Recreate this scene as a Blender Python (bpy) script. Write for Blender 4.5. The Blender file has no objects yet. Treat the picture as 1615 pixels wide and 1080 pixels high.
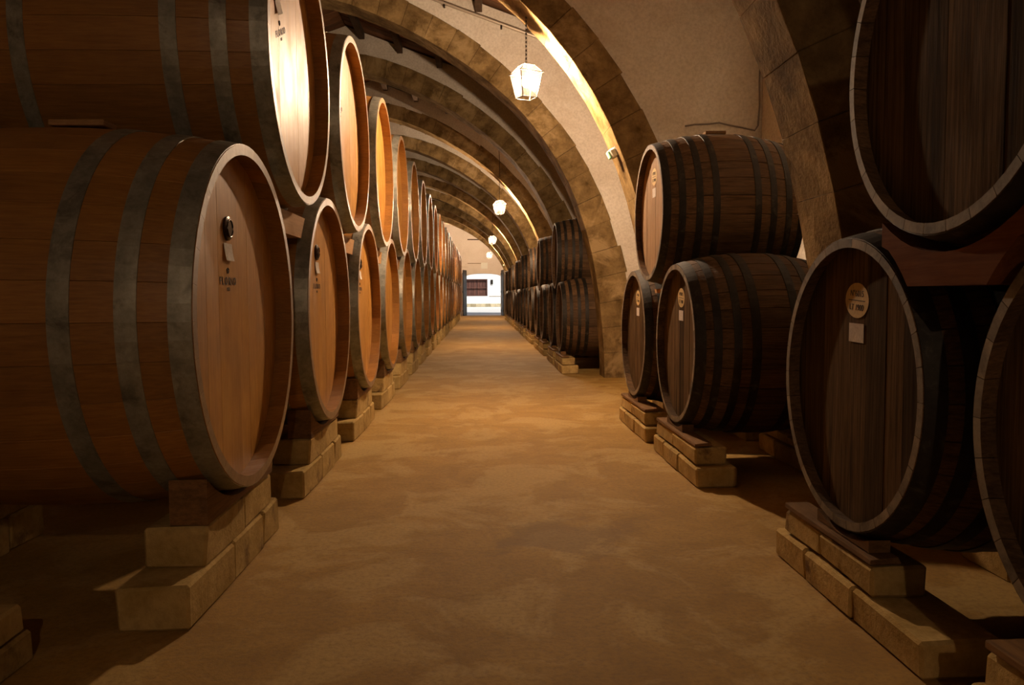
import bpy, bmesh, math, random
from mathutils import Matrix, Vector
random.seed(7)
PI = math.pi
SC = bpy.context.scene
C = SC.collection

# ------------------------------------------------------------------ camera
def cam_matrix(pitch, yaw, roll, loc):
    cy, sy, cp, sp = math.cos(yaw), math.sin(yaw), math.cos(pitch), math.sin(pitch)
    f = Vector((sy*cp, cy*cp, sp)); r = Vector((cy, -sy, 0)); u = r.cross(f)
    c, s = math.cos(roll), math.sin(roll)
    r2 = c*r + s*u; u2 = -s*r + c*u
    m = Matrix((r2, u2, -f)).transposed().to_4x4(); m.translation = loc
    return m
cd = bpy.data.cameras.new('camera'); cam = bpy.data.objects.new('camera', cd); C.objects.link(cam)
cd.sensor_width = 36; cd.lens = 36*1237.1/1615; cd.clip_start = .05; cd.clip_end = 400
cam.matrix_world = cam_matrix(-.0593, .0396, -.0052, Vector((0, 0, 1.5)))
SC.camera = cam

# ------------------------------------------------------------------ world, sun, exposure
w = bpy.data.worlds.new('world'); SC.world = w; w.use_nodes = True
wn = w.node_tree.nodes; bg = wn['Background']
sky = wn.new('ShaderNodeTexSky'); sky.sky_type = 'NISHITA'; sky.sun_elevation = math.radians(48); sky.sun_rotation = math.radians(200)
sky.sun_disc = False
w.node_tree.links.new(sky.outputs[0], bg.inputs[0]); bg.inputs[1].default_value = .09
sd = bpy.data.lights.new('sun', 'SUN'); sd.energy = 5.0; sd.angle = .01; sd.color = (1, .97, .92)
so = bpy.data.objects.new('sun', sd); C.objects.link(so); so.rotation_euler = (math.radians(-42), 0, math.radians(160)); so.location = (0, 70, 30)
so.rotation_euler = (math.radians(45), 0, math.radians(20))
SC.view_settings.view_transform = 'Standard'; SC.view_settings.look = 'None'
SC.view_settings.exposure = 0.0; SC.view_settings.gamma = 1; SC.view_settings.use_curve_mapping = False
LAMP = 6500.0; LAMP_COL = (1.0, .68, .43)
LAMP_REAR = .22

# ------------------------------------------------------------------ helpers
def mesh(name, V, F, mats=(), mi=None, rnd=None, smooth=False):
    me = bpy.data.meshes.new(name); me.from_pydata([tuple(v) for v in V], [], F)
    for m in mats: me.materials.append(m)
    if mi is not None: me.polygons.foreach_set('material_index', mi)
    if rnd is not None:
        a = me.attributes.new('rnd', 'FLOAT', 'FACE'); a.data.foreach_set('value', rnd)
    if smooth: me.polygons.foreach_set('use_smooth', [True]*len(me.polygons))
    me.update(); return me
def obj(name, me, parent=None, loc=(0, 0, 0), rot=(0, 0, 0)):
    o = bpy.data.objects.new(name, me); C.objects.link(o); o.parent = parent
    o.location = loc; o.rotation_euler = rot; return o
def empty(name, loc=(0, 0, 0), rot=(0, 0, 0)):
    o = bpy.data.objects.new(name, None); o.empty_display_size = .1
    C.objects.link(o); o.location = loc; o.rotation_euler = rot; return o
def tag(o, label=None, cat=None, group=None, kind=None):
    if label: o['label'] = label
    if cat: o['category'] = cat
    if group: o['group'] = group
    if kind: o['kind'] = kind
    return o
def kids(o): return [c for c in ALLKIDS.get(o.name, [])]
ALLKIDS = {}
def reg(o):
    if o.parent: ALLKIDS.setdefault(o.parent.name, []).append(o)
    return o
_obj = obj
def obj(name, me, parent=None, loc=(0, 0, 0), rot=(0, 0, 0)):
    return reg(_obj(name, me, parent, loc, rot))
def copy_tree(o, parent=None):
    c = o.copy(); C.objects.link(c); c.parent = parent; reg(c)
    for ch in kids(o): copy_tree(ch, c)
    return c
class MB:
    def __init__(s): s.V = []; s.F = []; s.r = []; s.mi = []
    def add(s, V, F, r=0., mi=0):
        n = len(s.V); s.V += [tuple(v) for v in V]
        s.F += [tuple(i+n for i in f) for f in F]; s.r += [r]*len(F); s.mi += ([mi]*len(F) if isinstance(mi, int) else list(mi))
    def box(s, a, b, r=0., mi=0):
        (x0, y0, z0), (x1, y1, z1) = a, b
        s.add([(x0,y0,z0),(x1,y0,z0),(x1,y1,z0),(x0,y1,z0),(x0,y0,z1),(x1,y0,z1),(x1,y1,z1),(x0,y1,z1)],
              [(3,2,1,0),(4,5,6,7),(0,1,5,4),(1,2,6,5),(2,3,7,6),(3,0,4,7)], r, mi)
    def tube(s, pts, rad, n=8, closed=False, mi=0):
        P = [Vector(p) for p in pts]; m = len(P); rings = []
        up0 = None
        for i, p in enumerate(P):
            if closed: t = P[(i+1) % m]-P[i-1]
            else: t = P[min(i+1, m-1)]-P[max(i-1, 0)]
            t.normalize()
            if up0 is None: up0 = Vector((0, 0, 1)) if abs(t.z) < .9 else Vector((1, 0, 0))
            a = t.cross(up0); a.normalize(); b = t.cross(a); up0 = -b if False else up0
            rr = rad[i] if isinstance(rad, (list, tuple)) else rad
            rings.append([p+rr*(math.cos(2*PI*k/n)*a+math.sin(2*PI*k/n)*b) for k in range(n)])
        V = [v for r in rings for v in r]; F = []
        for i in range(m if closed else m-1):
            j = (i+1) % m
            for k in range(n): F.append((i*n+k, i*n+(k+1) % n, j*n+(k+1) % n, j*n+k))
        if not closed: F += [tuple(range(n))[::-1], tuple(range((m-1)*n, m*n))]
        s.add(V, F, 0., mi)
    def mesh(s, name, mats, smooth=False):
        return mesh(name, s.V, s.F, mats, s.mi, s.r, smooth)
def rbox(dx, dy, dz, c=.015, jit=0.0, seed=0):
    """a box from (0,0,0) to (dx,dy,dz) with chamfered edges and slightly uneven corners"""
    rg = random.Random(seed); V = []; idx = {}
    D = (dx, dy, dz)
    for sx in (0, 1):
        for sy in (0, 1):
            for sz in (0, 1):
                o = Vector([rg.uniform(-jit, jit) for _ in range(3)])
                base = [D[0]*sx, D[1]*sy, D[2]*sz]; sg = [1-2*sx, 1-2*sy, 1-2*sz]
                for ax in range(3):
                    p = [base[k] + (0 if k == ax else sg[k]*c) for k in range(3)]
                    idx[(sx, sy, sz, ax)] = len(V); V.append(Vector(p)+o)
    F = []
    def q(*k): F.append(tuple(idx[a] for a in k))
    for ax in range(3):
        o1, o2 = [a for a in range(3) if a != ax]
        for s in (0, 1):
            def key(a, b):
                t = [0, 0, 0]; t[ax] = s; t[o1] = a; t[o2] = b; return tuple(t)+(ax,)
            q(key(0, 0), key(1, 0), key(1, 1), key(0, 1))
    for ax in range(3):      # edges running along ax
        o1, o2 = [a for a in range(3) if a != ax]
        for a in (0, 1):
            for b in (0, 1):
                def key(t, w):
                    k = [0, 0, 0]; k[ax] = t; k[o1] = a; k[o2] = b; return tuple(k)+(w,)
                q(key(0, o1), key(1, o1), key(1, o2), key(0, o2))
    for sx in (0, 1):
        for sy in (0, 1):
            for sz in (0, 1): q((sx, sy, sz, 0), (sx, sy, sz, 1), (sx, sy, sz, 2))
    me = bpy.data.meshes.new('block'); me.from_pydata([tuple(v) for v in V], [], F)
    bm = bmesh.new(); bm.from_mesh(me); bmesh.ops.recalc_face_normals(bm, faces=bm.faces); bm.to_mesh(me); bm.free()
    return me
def fixn(me):
    bm = bmesh.new(); bm.from_mesh(me); bmesh.ops.recalc_face_normals(bm, faces=bm.faces); bm.to_mesh(me); bm.free(); return me
def extrude_poly(P, a, b, axis='x', mats=(), name='poly'):
    """closed 2D outline P extruded between a and b along an axis; P is (y,z) for x, (x,z) for y"""
    n = len(P)
    mk = (lambda t, p: (t, p[0], p[1])) if axis == 'x' else (lambda t, p: (p[0], t, p[1]))
    V = [mk(a, p) for p in P]+[mk(b, p) for p in P]
    F = [tuple(range(n)), tuple(range(2*n-1, n-1, -1))]+[(i, i+n, (i+1) % n+n, (i+1) % n) for i in range(n)]
    return fixn(mesh(name, V, F, mats))

# ------------------------------------------------------------------ materials
def newmat(name):
    m = bpy.data.materials.new(name); m.use_nodes = True
    nt = m.node_tree; return m, nt, nt.nodes['Principled BSDF']
def N(nt, t, **k):
    n = nt.nodes.new(t)
    for a, b in k.items():
        if a in n.inputs.keys() if hasattr(n.inputs, 'keys') else False: n.inputs[a].default_value = b
        else: setattr(n, a, b)
    return n
def ramp(nt, fac, stops):
    r = nt.nodes.new('ShaderNodeValToRGB'); e = r.color_ramp.elements
    while len(e) < len(stops): e.new(.5)
    for i, (p, c) in enumerate(stops):
        e[i].position = p; e[i].color = (c, c, c, 1) if isinstance(c, (int, float)) else tuple(c)+(1,)
    nt.links.new(fac, r.inputs[0]); return r.outputs[0]
def mapped(nt, scale, coord='Object', off=None):
    tc = nt.nodes.new('ShaderNodeTexCoord'); mp = nt.nodes.new('ShaderNodeMapping'); mp.inputs['Scale'].default_value = scale
    src = tc.outputs[coord]
    if off is not None:
        cx = nt.nodes.new('ShaderNodeCombineXYZ'); 
        for i in range(3): nt.links.new(off, cx.inputs[i])
        ad = nt.nodes.new('ShaderNodeVectorMath'); ad.operation = 'ADD'
        nt.links.new(src, ad.inputs[0]); nt.links.new(cx.outputs[0], ad.inputs[1]); src = ad.outputs[0]
    nt.links.new(src, mp.inputs[0]); return mp.outputs[0]
def noise(nt, vec, scale, detail=5, rough=.55, dist=0.):
    n = nt.nodes.new('ShaderNodeTexNoise'); n.inputs['Scale'].default_value = scale; n.inputs['Detail'].default_value = detail
    n.inputs['Roughness'].default_value = rough; n.inputs['Distortion'].default_value = dist
    nt.links.new(vec, n.inputs['Vector']); return n.outputs['Fac']
def math_(nt, op, a, b=None, c=None):
    n = nt.nodes.new('ShaderNodeMath'); n.operation = op
    for i, x in enumerate((a, b, c)):
        if x is None: continue
        if isinstance(x, (int, float)): n.inputs[i].default_value = x
        else: nt.links.new(x, n.inputs[i])
    return n.outputs[0]
def mix(nt, fac, a, b, mode='MIX'):
    n = nt.nodes.new('ShaderNodeMix'); n.data_type = 'RGBA'; n.blend_type = mode
    for i, x in ((0, fac), (6, a), (7, b)):
        if isinstance(x, (int, float)): n.inputs[i].default_value = x
        elif isinstance(x, tuple): n.inputs[i].default_value = tuple(x)+(1,)
        else: nt.links.new(x, n.inputs[i])
    return n.outputs[2]
def bump(nt, bsdf, h, strength=.3, dist=.01):
    b = nt.nodes.new('ShaderNodeBump'); b.inputs['Strength'].default_value = strength; b.inputs['Distance'].default_value = dist
    nt.links.new(h, b.inputs['Height']); nt.links.new(b.outputs[0], bsdf.inputs['Normal'])
def rnd_out(nt):
    oi = nt.nodes.new('ShaderNodeObjectInfo'); at = nt.nodes.new('ShaderNodeAttribute'); at.attribute_name = 'rnd'
    return math_(nt, 'FRACT', math_(nt, 'ADD', oi.outputs['Random'], at.outputs['Fac']))
def wood(name, dark, light, rough=.5, grain=(1.2, 26, 26), var=.5, streak=.0, bumps=.25, spec=.5, worldz=None, stain=None):
    m, nt, b = newmat(name)
    r = rnd_out(nt); off = math_(nt, 'MULTIPLY', r, 37.)
    v = mapped(nt, grain, 'Object', off)
    g = noise(nt, v, 3.2, 6, .65, .4)
    col = ramp(nt, g, [(.3, dark), (.72, light)])
    hv = nt.nodes.new('ShaderNodeHueSaturation')
    nt.links.new(math_(nt, 'MULTIPLY_ADD', r, var, 1-var*.5), hv.inputs['Value']); nt.links.new(col, hv.inputs['Color'])
    col = hv.outputs[0]
    big = noise(nt, mapped(nt, (1, 1, 1), 'Object', off), 2.3, 4, .6)
    col = mix(nt, ramp(nt, big, [(.35, .0), (.7, .45)]), col, mix(nt, 1., col, (.55, .5, .45), 'MULTIPLY'))
    if streak:
        s = noise(nt, mapped(nt, (grain[0]*.35, grain[1]*.35, grain[2]*.35), 'Object', off), 2.2, 5, .7)
        col = mix(nt, ramp(nt, s, [(.5, 0.), (.66, streak)]), col, stain or tuple(c*.3 for c in dark))
    nt.links.new(col, b.inputs['Base Color'])
    rr = ramp(nt, big, [(.3, max(rough-.1, .05)), (.75, min(rough+.2, 1))]); nt.links.new(rr, b.inputs['Roughness'])
    b.inputs['Specular IOR Level'].default_value = spec
    bump(nt, b, g, bumps, .004); return m
def rough_mat(name, c0, c1, scale=3., rough=.9, fine=30., bs=.5, bd=.02, patch=None, patch_scale=.8, patch_lo=.5, patch_hi=.6, per_obj=0., metallic=0., coord='Object', glob=False):
    m, nt, b = newmat(name)
    r = rnd_out(nt) if per_obj else None
    v = mapped(nt, (1, 1, 1), coord, math_(nt, 'MULTIPLY', r, 23.) if per_obj and not glob else None)
    a = noise(nt, v, scale, 6, .62, .3); f = noise(nt, v, fine, 5, .7)
    col = ramp(nt, a, [(.32, c0), (.68, c1)])
    col = mix(nt, ramp(nt, f, [(.3, .5), (.6, 0.)]), col, mix(nt, 1., col, (.55, .52, .48), 'MULTIPLY'))
    if patch:
        p = noise(nt, v, patch_scale, 7, .68, .5)
        col = mix(nt, ramp(nt, p, [(patch_lo, 0.), (patch_hi, 1.)]), col, patch)
    if per_obj:
        hv = nt.nodes.new('ShaderNodeHueSaturation'); nt.links.new(math_(nt, 'MULTIPLY_ADD', r, per_obj, 1-per_obj*.5), hv.inputs['Value'])
        nt.links.new(col, hv.inputs['Color']); col = hv.outputs[0]
    nt.links.new(col, b.inputs['Base Color']); b.inputs['Roughness'].default_value = rough; b.inputs['Metallic'].default_value = metallic
    if rough > .75: b.inputs['Specular IOR Level'].default_value = .05
    h = math_(nt, 'ADD', math_(nt, 'MULTIPLY', a, .6), math_(nt, 'MULTIPLY', f, .4))
    bump(nt, b, h, bs, bd); return m
def plain(name, col, rough=.5, metal=0.):
    m, nt, b = newmat(name); b.inputs['Base Color'].default_value = tuple(col)+(1,)
    b.inputs['Roughness'].default_value = rough; b.inputs['Metallic'].default_value = metal; return m
M = {}
M['stave_new'] = wood('oak_stave', (.23, .098, .018), (.37, .178, .04), .45, var=.35, bumps=.2)
M['end_new'] = rough_mat('oak_end_grain', (.17, .10, .05), (.34, .22, .125), 7, .42, 60, .25, .004)
M['head_new'] = wood('oak_head', (.37, .165, .03), (.56, .295, .07), .42, grain=(26, 26, 1.0), var=.14, bumps=.08, streak=.25, stain=(.30, .14, .04), spec=.42)
M['steel'] = rough_mat('galvanised_steel', (.20, .20, .165), (.36, .355, .30), 9, .45, 50, .2, .003, patch=(.10, .09, .07), patch_scale=6, patch_lo=.54, patch_hi=.7, metallic=.45, per_obj=.15)
M['stave_old'] = wood('aged_dark_stave', (.06, .032, .013), (.19, .108, .05), .7, var=.6, bumps=.6, streak=.5, spec=.25)
M['end_old'] = rough_mat('aged_end_grain', (.06, .04, .02), (.30, .235, .15), 4, .75, 60, .5, .005, per_obj=.5)
M['head_old'] = wood('aged_dark_head', (.055, .032, .013), (.16, .103, .052), .9, grain=(22, 22, .9), var=.8, bumps=.5, streak=.85, spec=.04, stain=(.02, .012, .008))
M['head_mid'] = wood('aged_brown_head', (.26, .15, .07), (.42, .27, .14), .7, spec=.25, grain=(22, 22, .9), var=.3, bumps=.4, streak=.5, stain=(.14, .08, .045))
M['iron'] = rough_mat('black_iron', (.012, .010, .007), (.035, .028, .02), 11, .62, 60, .6, .004, metallic=.35, patch=(.075, .062, .045), patch_scale=9, patch_lo=.56, patch_hi=.7)
M['chock'] = wood('chock_wood', (.34, .19, .09), (.50, .29, .13), .8, grain=(8, 1.2, 14), var=.3, spec=.15)
M['chock_dark'] = wood('old_chock_wood', (.13, .07, .03), (.24, .13, .05), .8, grain=(10, 1.4, 20), var=.4, streak=.4, spec=.1)
M['chock_red'] = wood('reddish_beam_wood', (.14, .045, .012), (.22, .08, .024), .8, grain=(10, .9, 16), var=.15, streak=.3, spec=.05)
M['tufa'] = rough_mat('tufa_block', (.37, .25, .085), (.55, .40, .17), 4, .95, 26, .8, .02, patch=(.17, .105, .05), patch_scale=2.6, patch_lo=.56, patch_hi=.68, per_obj=.25)
M['vous'] = rough_mat('arch_stone', (.10, .062, .022), (.30, .205, .09), 3.0, .95, 22, .9, .03, patch=(.34, .24, .115), patch_scale=1.2, patch_lo=.52, patch_hi=.62, per_obj=.22, glob=True)
M['mortar'] = rough_mat('mortar', (.24, .18, .11), (.34, .26, .17), 5, .95, 30, .5, .01)
M['plaster'] = rough_mat('white_plaster', (.58, .52, .43), (.74, .70, .62), .9, .92, 26, .75, .02, patch=(.42, .33, .22), patch_scale=.5, patch_lo=.56, patch_hi=.78)
M['plank'] = wood('roof_plank', (.12, .05, .018), (.29, .13, .05), .75, grain=(1.2, 20, 20), var=.7, streak=.4)
M['beam'] = wood('roof_beam', (.045, .026, .014), (.11, .066, .036), .8, grain=(20, 1.2, 20), var=.4)
M['metal_dark'] = plain('dark_wrought_iron', (.03, .022, .016), .5, .7)
M['pipe'] = plain('painted_pipe', (.42, .36, .29), .4, .3)
M['black_text'] = plain('black_print', (.035, .02, .012), .7)
M['paper'] = rough_mat('white_paper', (.58, .53, .48), (.72, .67, .62), 9, .8, 60, .1, .002)
M['sticker'] = rough_mat('yellowed_sticker', (.52, .37, .15), (.66, .48, .21), 6, .7, 60, .1, .002)
M['medal'] = plain('dark_bronze', (.045, .03, .022), .28, .8)
M['door'] = wood('dark_door', (.008, .007, .005), (.02, .016, .012), .6, grain=(14, 14, 1))
M['white'] = plain('white_plastic', (.75, .77, .7), .4)
M['greenish'] = plain('green_tinted_plastic', (.35, .75, .5), .3)
M['grey'] = plain('grey_plastic', (.2, .17, .14), .5)
M['yard_wall'] = rough_mat('limewashed_facade', (.80, .79, .76), (.86, .85, .83), 2, .9, 20, .2, .01)
M['yard_ground'] = rough_mat('pale_paving', (.66, .63, .58), (.76, .73, .68), 3, .9, 20, .2, .01)
M['yard_stone'] = rough_mat('yellow_stone', (.36, .29, .17), (.55, .46, .3), 2, .95, 15, .6, .02, per_obj=.4)
M['rust_wood'] = wood('red_brown_board', (.07, .02, .01), (.13, .04, .02), .6, grain=(14, 14, 1), var=.6)
M['end_plaster'] = rough_mat('brightened_plaster', (.74, .68, .60), (.84, .79, .72), .9, .92, 26, .4, .01)  # plaster made paler to stand in for light on the end wall
def floor_mat():
    m, nt, b = newmat('earthy_concrete')
    v = mapped(nt, (1, 1, 1)); 
    big = noise(nt, v, 1.25, 8, .64, .6); mid = noise(nt, v, 2.6, 7, .66, .5); fine = noise(nt, v, 34, 5, .7); speck = noise(nt, v, 9, 6, .75)
    col = ramp(nt, mid, [(.3, (.27, .15, .028)), (.72, (.39, .23, .05))])
    col = mix(nt, ramp(nt, big, [(.49, 0.), (.57, .65)]), col, (.45, .30, .10))
    col = mix(nt, ramp(nt, speck, [(.62, 0.), (.7, .5)]), col, (.19, .10, .034))
    # the damp stain in front of the nearest right cask
    tc = nt.nodes.new('ShaderNodeTexCoord'); sx = nt.nodes.new('ShaderNodeSeparateXYZ'); nt.links.new(tc.outputs['Object'], sx.inputs[0])
    dx = math_(nt, 'MULTIPLY', math_(nt, 'SUBTRACT', sx.outputs[0], .50), 1.9); dy = math_(nt, 'MULTIPLY', math_(nt, 'SUBTRACT', sx.outputs[1], 4.75), 2.2)
    d = math_(nt, 'SQRT', math_(nt, 'ADD', math_(nt, 'POWER', dx, 2.), math_(nt, 'POWER', dy, 2.)))
    d = math_(nt, 'ADD', d, math_(nt, 'MULTIPLY', math_(nt, 'SUBTRACT', mid, .5), 3.2))
    col = mix(nt, ramp(nt, d, [(.5, .6), (.9, 0.)]), col, (.22, .13, .045))
    col = mix(nt, ramp(nt, fine, [(.34, .45), (.55, 0.)]), col, (.17, .10, .04))
    nt.links.new(col, b.inputs['Base Color']); b.inputs['Roughness'].default_value = .82; b.inputs['Specular IOR Level'].default_value = .3
    h = math_(nt, 'ADD', math_(nt, 'MULTIPLY', mid, .8), math_(nt, 'MULTIPLY', fine, .22))
    bump(nt, b, h, .55, .02); return m
M['floor'] = floor_mat()
def emis(name, col, s):
    m, nt, b = newmat(name); nt.nodes.remove(b); e = nt.nodes.new('ShaderNodeEmission'); e.inputs[0].default_value = tuple(col)+(1,); e.inputs[1].default_value = s
    nt.links.new(e.outputs[0], nt.nodes['Material Output'].inputs[0]); return m
M['bulb'] = emis('lit_bulb', LAMP_COL, LAMP)
def pane_mat():
    m, nt, b = newmat('frosted_lantern_glass'); nt.nodes.remove(b)
    t = nt.nodes.new('ShaderNodeBsdfTransparent'); d = nt.nodes.new('ShaderNodeBsdfTranslucent'); d.inputs[0].default_value = (.9, .86, .8, 1)
    g = nt.nodes.new('ShaderNodeBsdfGlossy'); g.inputs['Roughness'].default_value = .1
    m1 = nt.nodes.new('ShaderNodeMixShader'); m1.inputs[0].default_value = .004; nt.links.new(t.outputs[0], m1.inputs[1]); nt.links.new(d.outputs[0], m1.inputs[2])
    m2 = nt.nodes.new('ShaderNodeMixShader'); m2.inputs[0].default_value = .012; nt.links.new(m1.outputs[0], m2.inputs[1]); nt.links.new(g.outputs[0], m2.inputs[2])
    nt.links.new(m2.outputs[0], nt.nodes['Material Output'].inputs[0]); return m
M['pane'] = pane_mat()

# ------------------------------------------------------------------ room shell
XR, XL, Y0, Y1 = 3.45, -9.65, -8.0, 60.5
RX, RZ, SL = -3.1, 7.80, .36
def roofz(x): return RZ-SL*abs(x-RX)
def simple(name, a, b, mat, **k):
    mb = MB(); mb.box(a, b); o = obj(name, mb.mesh(name, [mat])); tag(o, kind='structure', **k); return o
simple('floor', (XL-.3, Y0-.3, -.2), (XR+.3, Y1+.9, 0), M['floor'], label='long earthy ochre concrete cellar floor with pale and damp stains')
simple('wall_right', (XR, Y0, 0), (XR+.3, Y1, roofz(XR)), M['plaster'], label='white plaster side wall behind the dark casks')
simple('wall_left', (XL-.3, Y0, 0), (XL, Y1, roofz(XL)), M['plaster'], label='white plaster side wall far behind the pale casks')
P = [(XL, 0), (XR, 0), (XR, roofz(XR)), (RX, RZ), (XL, roofz(XL))]
o = obj('wall_front', extrude_poly(P, Y0-.3, Y0, 'y', [M['plaster']])); tag(o, 'plaster wall behind the viewer', kind='structure')
# back wall with the arched doorway
DX0, DX1, DZ, DR = -1.09, 1.55, 3.02, .2
dm = (DX0+DX1)/2; dw = (DX1-DX0)/2
arc = [(dm+dw*math.cos(t), DZ+DR*math.sin(t)) for t in [PI*i/14 for i in range(15)]]
P = [(DX1, 0)]+arc+[(DX0, 0), (XL, 0), (XL, roofz(XL)), (RX, RZ), (XR, roofz(XR)), (XR, 0)]
wb = obj('wall_back', extrude_poly(P, Y1, Y1+.5, 'y', [M['end_plaster']])); tag(wb, 'plastered end wall with the arched doorway', kind='structure')
for k, (x0, x1, z0, z1) in enumerate([(-2.35, -1.95, 0, 7.3), (-1.42, -.98, 3.75, 6.6)]):
    mb = MB(); mb.box((x0, Y1-.10, z0), (x1, Y1-.002, z1)); tag(obj('trim_%d' % (k+1), mb.mesh('pilaster', [M['end_plaster']]), None), 'flat plaster pilaster strip on the end wall', kind='structure')
mb = MB(); mb.box((-1.2, Y1-.05, 5.78), (1.1, Y1-.002, 5.86)); tag(obj('trim_3', mb.mesh('rail', [M['beam']])), 'thin dark horizontal rail high on the end wall', kind='structure')
mb = MB(); mb.box((-1.2, Y1-.04, 3.98), (.3, Y1-.002, 4.03)); tag(obj('trim_4', mb.mesh('rail', [M['mortar']])), 'thin horizontal line above the doorway', kind='structure')
mb = MB(); mb.box((.05, Y1-.06, 3.6), (.55, Y1-.002, 4.05)); tag(obj('wall_plaque', mb.mesh('plaque', [M['white']])), 'blank pale square plaque above the far doorway', 'plaque')

# roof: deck, planks, purlins
deck = MB()
for s in (-1, 1):
    xe = XR+.3 if s > 0 else XL-.3
    deck.add([(RX, Y0-.3, RZ+.06), (xe, Y0-.3, roofz(xe)+.06), (xe, Y1+.5, roofz(xe)+.06), (RX, Y1+.5, RZ+.06),
              (RX, Y0-.3, RZ+.16), (xe, Y0-.3, roofz(xe)+.16), (xe, Y1+.5, roofz(xe)+.16), (RX, Y1+.5, RZ+.16)],
             [(3,2,1,0),(4,5,6,7),(0,1,5,4),(1,2,6,5),(2,3,7,6),(3,0,4,7)])
ceil_ = obj('ceiling', fixn(deck.mesh('roof_deck', [M['plank']]))); tag(ceil_, 'dark pitched timber roof above the stone arches', kind='structure')
def plank_mesh(s, w):
    L = (XR-RX)/math.cos(math.atan(SL)) if s > 0 else 5.2
    me = rbox(L, w-.02, .03, .006); me.materials.append(M['plank'])
    return me
PW = .3
for s in (1, -1):
    pm = plank_mesh(s, PW); ang = math.atan(SL)
    y = 5.0; i = 0
    while y < 26:
        if s > 0: obj('plank', pm, ceil_, (RX, y, RZ+.022+random.uniform(0, .012)), (0, ang, 0))
        else: obj('plank', pm, ceil_, (RX, y+PW, RZ+.022+random.uniform(0, .012)), (0, ang, PI))
        y += PW
st = MB()
for s in (1, -1):
    y = 26.0
    xe = XR if s > 0 else -7.5
    while y < Y1-.3:
        z0, z1 = RZ+.02, roofz(xe)+.02
        st.add([(RX, y, z0), (xe, y, z1), (xe, y+.28, z1), (RX, y+.28, z0), (RX, y, z0+.03), (xe, y, z1+.03), (xe, y+.28, z1+.03), (RX, y+.28, z0+.03)],
               [(3,2,1,0),(4,5,6,7),(0,1,5,4),(1,2,6,5),(2,3,7,6),(3,0,4,7)], random.random())
        y += .3
tag(obj('far_planks', fixn(st.mesh('far_planks', [M['plank']])), ceil_), kind='stuff')
pur_me = rbox(.13, 4.02, .17, .008); pur_me.materials.append(M['beam'])
PX = [-2.72, -1.84, -.92, .0, .92, 1.84, 2.76, -3.6, -4.5, -5.4]
for k in range(-2, 12):
    ya = 4.97+4.6*k+.59
    for x in PX:
        obj('purlin', pur_me, ceil_, (x-.065, ya, roofz(x)-.185), (0, 0, 0))

# ------------------------------------------------------------------ stone arches
INT = [(2.25, 0), (2.235, .6), (2.20, 1.15), (2.14, 1.7), (2.04, 2.25), (1.88, 2.85), (1.70, 3.38), (1.47, 3.86), (1.20, 4.27), (.86, 4.73), (.45, 5.10), (0, 5.47), (-.5, 5.80), (-1.1, 6.14), (-1.7, 6.43), (-2.3, 6.66), (-2.8, 6.82), (-3.1, 6.88)]
EXT = [(2.86, 0), (2.84, .6), (2.78, 1.2), (2.67, 1.8), (2.53, 2.4), (2.36, 2.98), (2.12, 3.55), (1.85, 4.05), (1.56, 4.46), (1.22, 4.83), (.78, 5.33), (.30, 5.75), (-.25, 6.14), (-.9, 6.52), (-1.6, 6.84), (-2.2, 7.06), (-2.8, 7.21), (-3.1, 7.26)]
def resample(P, n):
    L = [0]
    for a, b in zip(P, P[1:]): L.append(L[-1]+math.dist(a, b))
    out = []
    for i in range(n+1):
        t = L[-1]*i/n; j = max(k for k in range(len(L)) if L[k] <= t+1e-9); j = min(j, len(P)-2)
        f = (t-L[j])/(L[j+1]-L[j]); out.append((P[j][0]*(1-f)+P[j+1][0]*f, P[j][1]*(1-f)+P[j+1][1]*f))
    return out
NV = 21
def smooth(P):
    Q = resample(P, 160); Q = Q + [(2*RX-a, b) for a, b in reversed(Q[:-1])]
    for _ in range(3):
        Q = [Q[i] if i < 10 or i > len(Q)-11 else tuple(sum(Q[j][k] for j in range(i-9, i+10))/19 for k in (0, 1)) for i in range(len(Q))]
    return Q[:161]
RI, RE = resample(smooth(INT), NV), resample(smooth(EXT), NV)
def mirror(p): return (2*RX-p[0], p[1])
def block(q, y0, y1, gap, ch):
    """quad q in (x,z) as a chamfered stone between y0 and y1"""
    c = (sum(p[0] for p in q)/4, sum(p[1] for p in q)/4)
    def inset(d):
        out = []
        for p in q:
            v = (c[0]-p[0], c[1]-p[1]); l = math.hypot(*v); out.append((p[0]+v[0]/l*d, p[1]+v[1]/l*d))
        return out
    a, b = inset(gap), inset(gap+ch*1.4)
    V = [(p[0], y0, p[1]) for p in b]+[(p[0], y0+ch, p[1]) for p in a]+[(p[0], y1-ch, p[1]) for p in a]+[(p[0], y1, p[1]) for p in b]
    F = [(0, 1, 2, 3), (15, 14, 13, 12)]
    for r in range(3):
        for i in range(4): F.append((r*4+i, r*4+4+i, r*4+4+(i+1) % 4, r*4+(i+1) % 4))
    return V, F
ordw = ['first', 'second', 'third', 'fourth', 'fifth', 'sixth', 'seventh', 'eighth', 'ninth', 'tenth', 'eleventh', 'twelfth', 'thirteenth', 'fourteenth', 'fifteenth', 'sixteenth', 'seventeenth', 'eighteenth', 'nineteenth', 'twentieth', 'twenty-first', 'twenty-second']
half = []
core = [(p[0]+.025, p[1]+.03) for p in RI[:-1]]+[(RX, RI[-1][1]+.03)]
for s in (1, -1):
    f = (lambda p: p) if s > 0 else mirror
    xe = XR-.002 if s > 0 else XL+.002
    top = [(RX, roofz(RX)-.01)]+[(xe, roofz(xe)-.01), (xe, 0)]
    half.append([f(p) for p in core]+top)
core_mb = MB()
for H in half:
    me = extrude_poly(H, .03, .57, 'y'); core_mb.add([v.co for v in me.vertices], [tuple(p.vertices) for p in me.polygons])
core_me = fixn(core_mb.mesh('spandrel_wall', [M['plaster']]))
rg = random.Random(3)
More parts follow.
